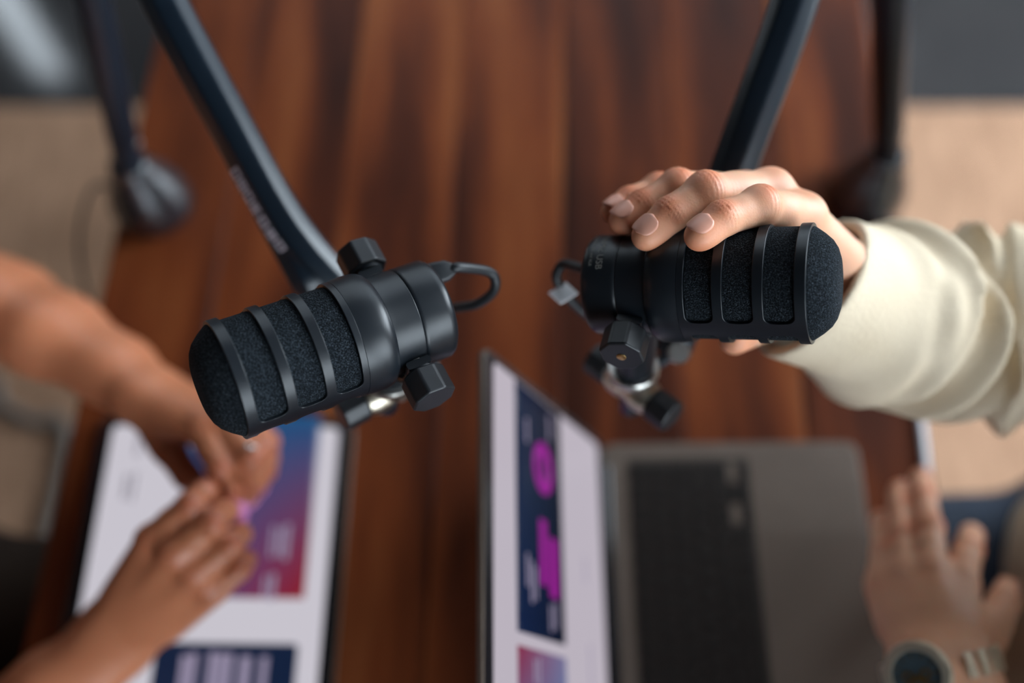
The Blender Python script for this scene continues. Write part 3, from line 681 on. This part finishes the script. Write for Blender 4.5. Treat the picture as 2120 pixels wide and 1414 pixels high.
# ------------------------------------------------------------------ tablet
tab = thing('tablet', 'black edged tablet lying on the left half of the table under two clasped hands', 'tablet', (-.253, .30, .75))
t_o = np.array([-.2525, .302, .7505]); ux = unit(np.array([1, -.012, 0])); uy = unit(np.array([-.012, -1, 0])); uz = np.array([0, 0, 1.0])
def tp(u, v, z=0): return t_o + ux * u + uy * v + uz * z
tm = MB(); round_slab(tm, tp(0, .150, 0), ux, uy, uz, .226, .300, .012, .0062); tb = tm.build('case', M['alu'], tab, smooth=30, bevel=.0012)
tm = MB(); round_slab(tm, tp(0, .150, .0062), ux, uy, uz, .223, .297, .011, .0005); tm.build('bezel', M['bezel'], tab, smooth=0)
tm = MB(); round_slab(tm, tp(0, .152, .0067), ux, uy, uz, .2000, .286, .006, .0003); ts = tm.build('screen', M['page'], tab, smooth=0)
card(tab, tp(.0265, .078, .0070), ux, uy, uz, .113, .160, .005, M['card'], corners=[(.006, .075, .21), (.002, .070, .19), (.035, .065, .20), (.24, .008, .014)])
card(tab, tp(.0245, .262, .0070), ux, uy, uz, .115, .136 - .0, .004, M['navy'])
marks(tab, [(.058, .111, .003, .024), (.064, .111, .004, .030), (.052, .111, .003, .026), (.056, .149, .004, .022), (.050, .149, .003, .018), (.043, .030, .006, .03)], lambda u, v: tp(u, v, .0076), ux, uy, uz, M['screen_text'])
marks(tab, [(-.080, .065, .004, .022), (-.073, .065, .003, .026), (-.075, .022, .004, .03)], lambda u, v: tp(u, v, .0073), ux, uy, uz, M['grey_text'])
marks(tab, [(-.008, .219, .006, .030), (-.001, .219, .006, .034), (.014, .219, .006, .036), (.021, .219, .006, .034), (.028, .219, .006, .034), (.041, .219, .009, .030), (.056, .219, .006, .03)], lambda u, v: tp(u, v, .0076), ux, uy, uz, M['screen_text'])
#@@CABLES
def cable_thing(label, path, r, m=None, name='cable', group=None):
    o = MB().tube(path, r, 14).build(name, m or M['rubber'], None, smooth=60, loc=np.asarray(path[0], float)); return tag(o, label, 'cable', group)
# left microphone: plug and loop
W = micL['W']
c0 = W(.1184, -.0185, -.004); pd = unit(cvec(70, -18, 8))
uc = thing('usb_cable', 'black cable looping out of the rear of the left microphone', 'cable', c0)
MB().sweep(rrect(.0122, .0070, .0024, 4), [c0 - pd * .0005, c0 + pd * .007, c0 + pd * .0125, c0 + pd * .0165], DV, [1, 1, .95, .55]).build('plug', M['rubber'], uc, smooth=40)
e0 = c0 + pd * .016
MB().tube([e0, e0 + pd * .004, az(1010, 562, .562), az(1026, 582, .566), az(1018, 608, .572), az(985, 630, .580), az(945, 637, .590), az(905, 645, .605), az(850, 680, .63), az(760, 700, .668), az(690, 620, .664)], .0029, 14).build('cord', M['rubber'], uc, smooth=60)
W = micR['W']
c0 = W(.1184, -.006, -.004); pd = unit(cvec(-1, -.02, .25))
uc = thing('usb_cable', 'black cable with a white tag at the rear of the gripped microphone', 'cable', c0)
MB().sweep(rrect(.0100, .0062, .0022, 4), [c0 - pd * .0005, c0 + pd * .004], DV).build('plug', M['rubber'], uc, smooth=40)
MB().tube([c0 + pd * .003, az(1172, 546, .584), az(1156, 558, .588), az(1152, 578, .592), az(1168, 605, .598), az(1196, 636, .606), az(1235, 668, .618), az(1290, 720, .66), pR[-1] + cvec(-.01, .0, .03)], .0029, 14).build('cord', M['rubber'], uc, smooth=60)
tc = az(1166, 607, .590); t1 = unit(cvec(1, -.62, .7)); t2 = unit(cvec(.55, 1, -.7)); t2 = unit(t2 - t1 * (t1 @ t2))
MB().box(tc, t1 * .0072, t2 * .0052, np.cross(t1, t2) * .0005).build('paper_tag', M['tag'], uc, smooth=0)['label'] = 'small white paper tag'
cable_thing('thin dark cable hanging over the left table edge beside the stand base', [baseL + (-.030, .015, .004), np.array([-.415, .545, .752]), np.array([-.428, .50, .735]), np.array([-.428, .46, .70]), np.array([-.418, .40, .62]), np.array([-.40, .38, .45]), np.array([-.40, .36, .03])], .0022)
cable_thing('thick grey cord lying on the rug left of the table', [np.array([-1.25, .46, .022]), at(-60, 800, .022), at(0, 835, .022), at(60, 870, .022), at(140, 910, .022), np.array([-.72, .18, .022]), np.array([-.5, .1, .022])], .0095, noise_mat('grey braided cord', [(.3, (.17, .15, .13)), (.7, (.22, .19, .17))], 80, 3, rough=.8))
# letters on the left arm
lm = MB()
def proj(q):
    q = np.asarray(q) - CAM; Z = q @ DV; return 1060 + F * (q @ RV) / Z, 707 - F * (q @ UV) / Z
pj = np.array([proj(q) for q in pL]); yy = np.linspace(350, 490, 7)
for k in range(7):
    i = int(np.argmin(np.abs(pj[:, 1] - yy[k]))); i = min(max(i, 1), len(pL) - 2)
    fr_ = (yy[k] - pj[i, 1]) / (pj[i + 1, 1] - pj[i, 1]); c = pL[i] + (pL[i + 1] - pL[i]) * fr_; t_ = unit(pL[i + 1] - pL[i - 1])
    e2 = unit(cvec(.20, .15, -1) - t_ * (cvec(.20, .15, -1) @ t_)); le = np.cross(t_, e2); le = le if le @ RV < 0 else -le
    nl = unit(e2 + le); glyph(lm, c + nl * .01485, t_, unit(le - e2) * -1, k)
lt = lm.build('lettering', M['letters'], armL, smooth=0)
M['edge_strip'] = mat('white edge strip', (.80, .80, .84), .35)
cable_thing('short white strip added along the right table edge beneath the fingertips', [tw(.3755, .105 + .0, .7532), tw(.3765, .06, .7532), tw(.3762, -.02, .7532), tw(.3752, -.10, .7532), tw(.372, -.20, .7532)], .0030, M['edge_strip'])  # tube added for the bright strip on the table edge, no known cable
#@@PEOPLE
# ------------------------------------------------------------------ people
def jz(d): return {k: ([az(*p) for p in v] if k != 'wrist' else az(*v)) for k, v in d.items()}
def cat_mesh(parts):
    V = []; Q = []; A = []; n = 0
    for v, q, a in parts: V.append(v); Q.append(q + n); A.append(a if a is not None else np.zeros(len(v))); n += len(v)
    return np.concatenate(V), np.concatenate(Q), np.concatenate(A)
def arm_surface(chain, h):
    pts = np.array([p for p, r in chain]); G = Grid(pts.min(0) - .08, pts.max(0) + .08, h); f = G.field() + .05
    for (a, ra), (b, rb) in zip(chain[:-1], chain[1:]): G.cap(f, a, b, ra, rb, .012, .05)
    V, Q = surface_nets(f, G.lo, h); return relax(V, Q, 2), Q, None
def head_surface(c, fx, h=.005):
    """neck and head; c: skull centre, fx: +1/-1 the way the face looks along x"""
    c = np.asarray(c, float); G = Grid(c - .22 - np.array([0, 0, .12]), c + .2, h); f = G.field() + .05
    q = lambda x, y, z: c + np.array([fx * x, y, z])
    G.cap(f, q(-.035, 0, .02), q(.02, 0, .03), .082, .078, 0, .06); G.cap(f, q(.03, 0, -.03), q(.055, 0, -.085), .058, .032, .04, .06)
    G.cap(f, q(-.03, 0, -.05), q(-.045, 0, -.24), .056, .062, .03, .06)
    G.cap(f, q(.088, 0, .0), q(.108, 0, -.028), .008, .013, .014); G.cap(f, q(.086, .018, -.062), q(.086, -.018, -.062), .008, .008, .01); G.cap(f, q(.084, .015, -.074), q(.084, -.015, -.074), .009, .009, .008)
    for s in (-1, 1):
        G.cap(f, q(-.005, s * .080, .012), q(-.002, s * .076, -.035), .015, .010, .008); G.cap(f, q(.080, s * .032, .028), q(.074, s * .050, .026), .010, .009, .01)
        G.cap(f, q(.074, s * .032, .010), q(.074, s * .032, .010), .0115, .0115, .003)
    V, Q = surface_nets(f, G.lo, h); return relax(V, Q, 2), Q, None
def cloth(name, caps, h, m, parent, lo, hi, folds=None, cut=None, k=.03):
    G = Grid(lo, hi, h); f = G.field() + .1
    for a, b, ra, rb in caps: G.cap(f, a, b, ra, rb, k, .09)
    if folds: folds(G, f)
    if cut: cut(G, f)
    V, Q = surface_nets(f, G.lo, h); V = relax(V, Q, 2); return fast_obj(name, V, Q, m, parent)
A3 = lambda *p: np.array(p, float)
# ---- right person
pr = thing('person', 'person in a cream knit sweater gripping one microphone, wristwatch on the other hand', 'person', (.60, .10, .0))
JR = jz(dict(wrist=(1742, 578, .608),
    index=[(1662, 446, .554), (1572, 428, .517), (1494, 453, .506), (1447, 489, .5015)],
    middle=[(1594, 396, .558), (1460, 399, .528), (1386, 445, .523), (1338, 489, .5205)],
    ring=[(1542, 400, .580), (1402, 390, .548), (1330, 427, .544), (1288, 458, .540)],
    pinky=[(1500, 416, .603), (1362, 394, .570), (1302, 416, .562), (1268, 439, .556)],
    thumb=[(1730, 622, .612), (1660, 652, .622), (1590, 668, .604), (1521, 704, .578)]))
DR = cvec(.1, -.75, -.65)
VR, QR, AR = hand_surface(JR, 1.07, .00105, DR, [(az(1790, 612, .632), .023), (az(1870, 660, .665), .030)], .0200)
JL = jz(dict(wrist=(1952, 1392, .645),
    index=[(1988, 1208, .715), (2003, 1140, .752), (2011, 1112, .780), (2012, 1104, .800)],
    middle=[(1928, 1190, .712), (1922, 1095, .746), (1912, 1030, .776), (1906, 988, .800)],
    ring=[(1874, 1200, .716), (1868, 1110, .750), (1864, 1050, .778), (1862, 1012, .800)],
    pinky=[(1829, 1218, .722), (1827, 1145, .748), (1824, 1103, .772), (1822, 1072, .794)],
    thumb=[(2012, 1335, .690), (2054, 1290, .715), (2078, 1245, .742), (2084, 1218, .765)]))
DL = cvec(0, .25, -1)
VL, QL, AL = hand_surface(JL, 1.10, .0017, DL, [(az(1985, 1500, .635), .0245), (az(2080, 1700, .615), .034)], .0225)
elb = az(1990, 690, .70); shR = A3(.600, .285, 1.10); shL = A3(.600, -.085, 1.10); elL2 = az(2190, 1850, .61)
hc = A3(.58, .10, 1.355)
Vb, Qb, Ab = cat_mesh([(VR, QR, AR), (VL, QL, AL), head_surface(hc, -1)])
body = fast_obj('body', Vb, Qb, M['skin_light'], pr, dict(flush=Ab))
for k in ('index', 'middle', 'ring', 'pinky'):
    nail(JR, k, 1.05, DR, M['nail'], body); nail(JL, k, 1.02, DL, M['nail'], body)
nail(JL, 'thumb', 1.0, DL, M['nail'], body)
hr_c = hc + A3(.025, 0, .035)
G = Grid(hc - .16, hc + .17, .006); f = G.field() + .05; G.cap(f, hr_c + A3(.035, 0, .012), hr_c + A3(-.03, 0, .022), .088, .080, 0, .08); G.cap(f, hr_c + A3(.05, 0, -.06), hr_c + A3(.05, 0, 0), .062, .075, .02, .08)
V, Q = surface_nets(f, G.lo, .006); fast_obj('hair', relax(V, Q), Q, M['hair'], pr)
cuff = az(1672, 592, .612); cax = unit(az(1850, 655, .665) - cuff); cdir = unit(cvec(.80, .54, .22))
fold_chain = [cuff, az(1850, 660, .665), elb, .5 * (elb + shR) , shR]
def sleeve_folds(G, f):
    m = np.abs(f) < .024; I = np.argwhere(m); Pp = G.lo + I * G.h; best = np.full(len(Pp), 9.0); sv = np.zeros(len(Pp)); th = np.zeros(len(Pp)); s0 = 0
    for a, b in zip(fold_chain[:-1], fold_chain[1:]):
        ab = b - a; L = np.linalg.norm(ab); t = np.clip((Pp - a) @ ab / L ** 2, 0, 1); c = a + t[:, None] * ab; d = np.linalg.norm(Pp - c, axis=1)
        w = d < best; best[w] = d[w]; sv[w] = s0 + t[w] * L; r = Pp - c; th[w] = np.arctan2(r[w] @ unit(cvec(0, 0, -1)), r[w] @ unit(cvec(0, -1, 0))); s0 += L
    e = np.linalg.norm(fold_chain[1] - cuff) + np.linalg.norm(elb - fold_chain[1])
    rr = random.Random(5); add = np.zeros(len(Pp)); L = s0
    def ridge(c, w, a1, p1, a2, p2, h): return h * np.exp(-((sv - c - a1 * np.sin(th + p1) - a2 * np.sin(2 * th + p2)) / w) ** 2)
    c = .055
    while c < L:
        near_elbow = math.exp(-((c - e) / .09) ** 2)
        add -= ridge(c, rr.uniform(.008, .015), rr.uniform(-.016, .016), rr.uniform(0, 6.28), rr.uniform(-.008, .008), rr.uniform(0, 6.28), .0070 + .0095 * near_elbow * rr.uniform(.6, 1))
        add += ridge(c + rr.uniform(.016, .022), rr.uniform(.006, .010), rr.uniform(-.016, .016), rr.uniform(0, 6.28), rr.uniform(-.008, .008), rr.uniform(0, 6.28), .0055 + .0080 * near_elbow)
        c += rr.uniform(.024, .038)
    crease = .016 * np.exp(-((sv - e * .90 - .014 * np.sin(th + 2)) / .008) ** 2)
    wgt = np.clip((sv - .035) / .05, 0, 1) * (best < .085)
    f[tuple(I.T)] += ((add + crease) * wgt).astype(np.float32)
def sleeve_cut(G, f):
    sl = G.sub(cuff - .09, cuff + .09); X, Y, Z = G.pts(sl); s_ = (X - cuff[0]) * cdir[0] + (Y - cuff[1]) * cdir[1] + (Z - cuff[2]) * cdir[2]
    g = np.full(G.n, .1, np.float32); G.cap(g, cuff - cax * .06, cuff + cax * .05, .0405, .0405, 0, .06)
    f[sl] = np.maximum(f[sl], -s_.astype(np.float32)); f[:] = np.maximum(f, -g)
sleeve_caps = [(cuff - cax * .05, az(1850, 660, .665), .0465, .050), (az(1850, 660, .665), elb, .050, .056), (elb, .5 * (elb + shR), .056, .062), (.5 * (elb + shR), shR, .062, .075)]
sweater_caps = [(az(2030, 1600, .63), az(2090, 1720, .62), .038, .044), (az(2090, 1720, .62), elL2, .044, .052), (elL2, shL, .055, .075), (.6 * shR + .4 * elb, shR, .055, .07),
    (shR, shL, .075, .075), (A3(.600, .17, .56), A3(.60, .20, 1.04), .125, .115), (A3(.600, .03, .56), A3(.60, .0, 1.04), .125, .115), (A3(.60, .1, 1.08), A3(.615, .1, 1.20), .08, .064)]
swt = cloth('sweater', sweater_caps, .0055, M['knit'], pr, (.10, -.32, .40), (.80, .48, 1.32))
cloth('sleeve', sleeve_caps, .0027, M['knit'], swt, np.min(fold_chain, 0) - .085, np.max(fold_chain, 0) + .085, sleeve_folds, sleeve_cut)
def legs_caps(x, fx, ys, kz=.545):
    out = []
    for y in ys:
        kn = A3(x - fx * .43, y, kz); out += [(A3(x, y * .9 + .01, .53), kn, .092, .066), (kn, A3(x - fx * .40, y, .10), .062, .044), (A3(x - fx * .40, y, .075), A3(x - fx * .55, y, .055), .046, .040)]
    out.append((A3(x + fx * .01, ys[0], .55), A3(x + fx * .01, ys[1], .55), .115, .115)); return out
cloth('trousers', legs_caps(.62, 1, (.215, -.02)), .008, M['navy_cloth'], pr, (-.02, -.2, .0), (.80, .4, .72))
# ---- left person
pl = thing('person', 'bare armed brown skinned person resting clasped hands over the tablet', 'person', (-.62, .10, .0))
JA = jz(dict(wrist=(306, 818, .80),
    index=[(420, 888, .765), (456, 968, .748), (475, 1020, .758), (487, 1056, .768)],
    middle=[(464, 880, .768), (518, 946, .752), (527, 1000, .770), (510, 1032, .790)],
    ring=[(494, 872, .782), (540, 925, .772), (548, 975, .790), (528, 1010, .808)],
    pinky=[(515, 872, .800), (553, 915, .798), (556, 950, .812), (536, 980, .822)],
    thumb=[(330, 868, .797), (350, 930, .795), (388, 985, .785), (420, 1012, .772)]))
DA = cvec(.45, -.35, -.8)
VA, QA, AA = hand_surface(JA, 1.10, .0019, DA, [(az(240, 768, .815), .0235), (az(110, 695, .83), .031), (az(0, 640, .85), .036), (az(-60, 612, .855), .038)], .0185)
JB = jz(dict(wrist=(238, 1322, .765),
    index=[(314, 1120, .722), (394, 1046, .717), (424, 1017, .733), (437, 1017, .752)],
    middle=[(361, 1146, .714), (440, 1082, .713), (468, 1056, .732), (474, 1056, .753)],
    ring=[(404, 1184, .717), (476, 1128, .720), (497, 1106, .738), (498, 1106, .757)],
    pinky=[(436, 1222, .730), (494, 1178, .735), (509, 1160, .749), (508, 1158, .763)],
    thumb=[(292, 1262, .775), (332, 1184, .786), (382, 1118, .790), (418, 1066, .788)]))
DB = cvec(-.1, -.15, -1)
VB, QB, AB = hand_surface(JB, 1.04, .0019, DB, [(az(120, 1440, .762), .026), (az(-60, 1600, .775), .034), (az(-230, 1720, .80), .038)], .020)
eA = az(-60, 612, .855); sA = A3(-.62, .29, 1.09); eB = az(-230, 1720, .80); sB = A3(-.62, -.09, 1.09)
hl = A3(-.60, .10, 1.335)
Vb, Qb, Ab = cat_mesh([(VA, QA, AA), (VB, QB, AB), arm_surface([(eA, .037), (.5 * (eA + sA), .043), (sA, .052)], .004), arm_surface([(eB, .037), (.5 * (eB + sB), .043), (sB, .052)], .004), head_surface(hl, 1)])
bodyl = fast_obj('body', Vb, Qb, M['skin_brown'], pl, dict(flush=Ab))
nail(JA, 'index', 1.08, DA, M['nail_pink'], bodyl, label='pink painted fingernail', length=.017, grow=1.5)
for k in ('middle', 'ring', 'pinky'): nail(JA, k, 1.05, DA, M['nail_pink'], bodyl, label='pink painted fingernail')
for k in ('index', 'middle', 'ring', 'pinky'): nail(JB, k, 1.0, DB, M['nail_pink'], bodyl, label='pink painted fingernail')
G = Grid(hl - .19, hl + .18, .006); f = G.field() + .05; hq = hl + A3(-.025, 0, .035)
G.cap(f, hq + A3(-.035, 0, .012), hq + A3(.03, 0, .022), .090, .082, 0, .08); G.cap(f, hq + A3(-.06, 0, -.12), hq + A3(-.05, 0, 0), .055, .080, .02, .08)
V, Q = surface_nets(f, G.lo, .006); fast_obj('hair', relax(V, Q), Q, M['hair'], pl)
cloth('top', [(A3(-.62, .16, .56), A3(-.62, .18, 1.02), .110, .100), (A3(-.62, .04, .56), A3(-.62, .02, 1.02), .110, .100), (sA + A3(0, -.03, 0), sB + A3(0, .03, 0), .066, .066)], .007, M['brown_cloth'], pl, (-.80, -.26, .40), (-.42, .46, 1.25))
cloth('trousers', legs_caps(-.62, -1, (.165, .0)), .008, M['brown_cloth'], pl, (-.80, -.2, .0), (.02, .4, .72))
M['eye'] = mat('eyeball', (.75, .73, .70), .15); M['iris'] = mat('dark iris', (.02, .012, .008), .15); M['brow'] = M['hair']; M['lips'] = mat('lips', (.42, .15, .11), .5)
for who, c_, fx in ((pr, hc, -1), (pl, hl, 1)):
    for sy in (-1, 1):
        e_ = c_ + A3(fx * .0795, sy * .032, .010); d_ = A3(fx, 0, 0)
        ball = MB().lathe([(-.011, 0)] + [(.0125 * -math.cos(t), .0125 * math.sin(t)) for t in np.linspace(.5, math.pi - .02, 10)] + [(.0125, 0)], e_, d_, 20).build('eye', M['eye'], who, smooth=60)
        MB().lathe([(.0108, 0), (.0108, .0056), (.0126, .0042), (.0130, 0)], e_, d_, 16).build('iris', M['iris'], ball, smooth=40)
        MB().tube([e_ + A3(fx * .010, -.014, .017), e_ + A3(fx * .015, 0, .022), e_ + A3(fx * .006, sy * .016, .016)], .0028, 8).build('eyebrow', M['brow'], who, smooth=60)
    MB().tube([c_ + A3(fx * .083, -.024, -.067), c_ + A3(fx * .0945, 0, -.066), c_ + A3(fx * .083, .024, -.067)], .0045, 8).build('lips', M['lips'], who, smooth=60)
# ---- wristwatch and ring
fa = unit(az(1985, 1500, .635) - JL['wrist']); wl_ = unit(JL['pinky'][0] - JL['index'][0]); wl_ = unit(wl_ - fa * (wl_ @ fa)); wd = np.cross(fa, wl_); wd = wd if wd @ DL > 0 else -wd
wc = JL['wrist'] - fa * .003; RA, RB = .0355, .0262
watch = thing('wristwatch', 'two tone metal wristwatch with a dark blue dial on the wrist of the resting hand', 'watch', wc)
def wr(t, k=0): return wc + wl_ * (RA + k) * math.cos(t) + wd * (RB + k) * math.sin(t)
def wn(t): return unit(wl_ * math.cos(t) / RA + wd * math.sin(t) / RB)
tcz = math.radians(58); cn = wn(tcz); cc = wr(tcz, .0008); cx_ = unit(np.cross(fa, cn))
MB().lathe([(-.001, 0), (-.001, .0195), (.0035, .0210), (.0065, .0204), (.0070, .0192), (.0070, 0)], cc, cn, 48).build('case', M['gold'], watch, smooth=30, bevel=.0004)
o8 = [(.0186 * math.cos(math.pi * (k + .5) / 4), .0186 * math.sin(math.pi * (k + .5) / 4)) for k in range(8)]
mb = MB(); i8 = 40
for r_, t_ in ((.0201, .0070), (.0197, .0090), (.0150, .0092), (.0146, .0078)):
    for k in range(i8):
        a = 2 * math.pi * k / i8; rr = r_ * (1 + .022 * math.cos(8 * a) * (1 if r_ > .016 else 0)); mb.V.append(cc + cn * t_ + cx_ * rr * math.cos(a) + fa * rr * math.sin(a))
for q in range(3):
    for k in range(i8): j = (k + 1) % i8; mb.F.append([q * i8 + k, q * i8 + j, (q + 1) * i8 + j, (q + 1) * i8 + k])
mb.build('watch_bezel', M['gold'], watch, smooth=30)
MB().lathe([(.0070, 0), (.0070, .0147), (.0076, .0147), (.0076, 0)], cc, cn, 40).build('dial', M['dial'], watch, smooth=30)
for dx, dy in ((.0055, 0), (-.0055, 0), (0, .0055)):
    MB().lathe([(.0076, .0020), (.0079, .0020), (.0079, .0033), (.0076, .0033), (.0076, .0020)], cc + cx_ * dx + fa * dy, cn, 24).build('subdial_ring', M['gold2'], watch, smooth=30)
for a, L_ in ((.6, .008), (2.4, .0115)):
    dq = cx_ * math.cos(a) + fa * math.sin(a); MB().box(cc + cn * .0082 + dq * L_ / 2, dq * L_ / 2, np.cross(cn, dq) * .0007, cn * .0002).build('watch_hand', M['gold2'], watch, smooth=0)
for k in range(12):
    a = 2 * math.pi * k / 12; dq = cx_ * math.cos(a) + fa * math.sin(a); MB().box(cc + cn * .0078 + dq * .0118, dq * .0013, np.cross(cn, dq) * .0004, cn * .0002).build('hour_marker', M['gold2'], watch, smooth=0)
a_list = [tcz - math.radians(46) - math.radians(15.5) * i for i in range(18)]
for i, a in enumerate(a_list):
    n_ = wn(a); tg = unit(np.cross(fa, n_)); c = wr(a, .0012); wseg = .0030
    for q, hw in ((-.0055, .0024), (0, .0030), (.0055, .0024)):
        MB().box(c + fa * q, tg * wseg, fa * hw, n_ * (.0012 if q else .0015)).build('bracelet_link', M['gold'], watch, smooth=0, bevel=.0006, seg=1)
ra_, rb_ = JA['middle'][0], JA['middle'][1]; rax = unit(rb_ - ra_); rc_ = ra_ + (rb_ - ra_) * .86
ring = thing('ring', 'silver ring on a finger of the upper clasped hand beside the tablet card', 'ring', rc_)
MB().lathe([(-.0022, .0090), (-.0022, .0102), (-.0010, .0108), (.0010, .0108), (.0022, .0102), (.0022, .0090), (-.0022, .0090)], rc_, rax, 40).build('band', M['silver'], ring, smooth=40)
rd = dors(DA, rax, JA['middle'][2] - rb_)
MB().lathe([(.0095, 0), (.0095, .0055), (.0115, .0062), (.0135, .0045), (.0140, .0020), (.0140, 0)], rc_, rd, 24).build('setting', M['silver'], ring, smooth=35)
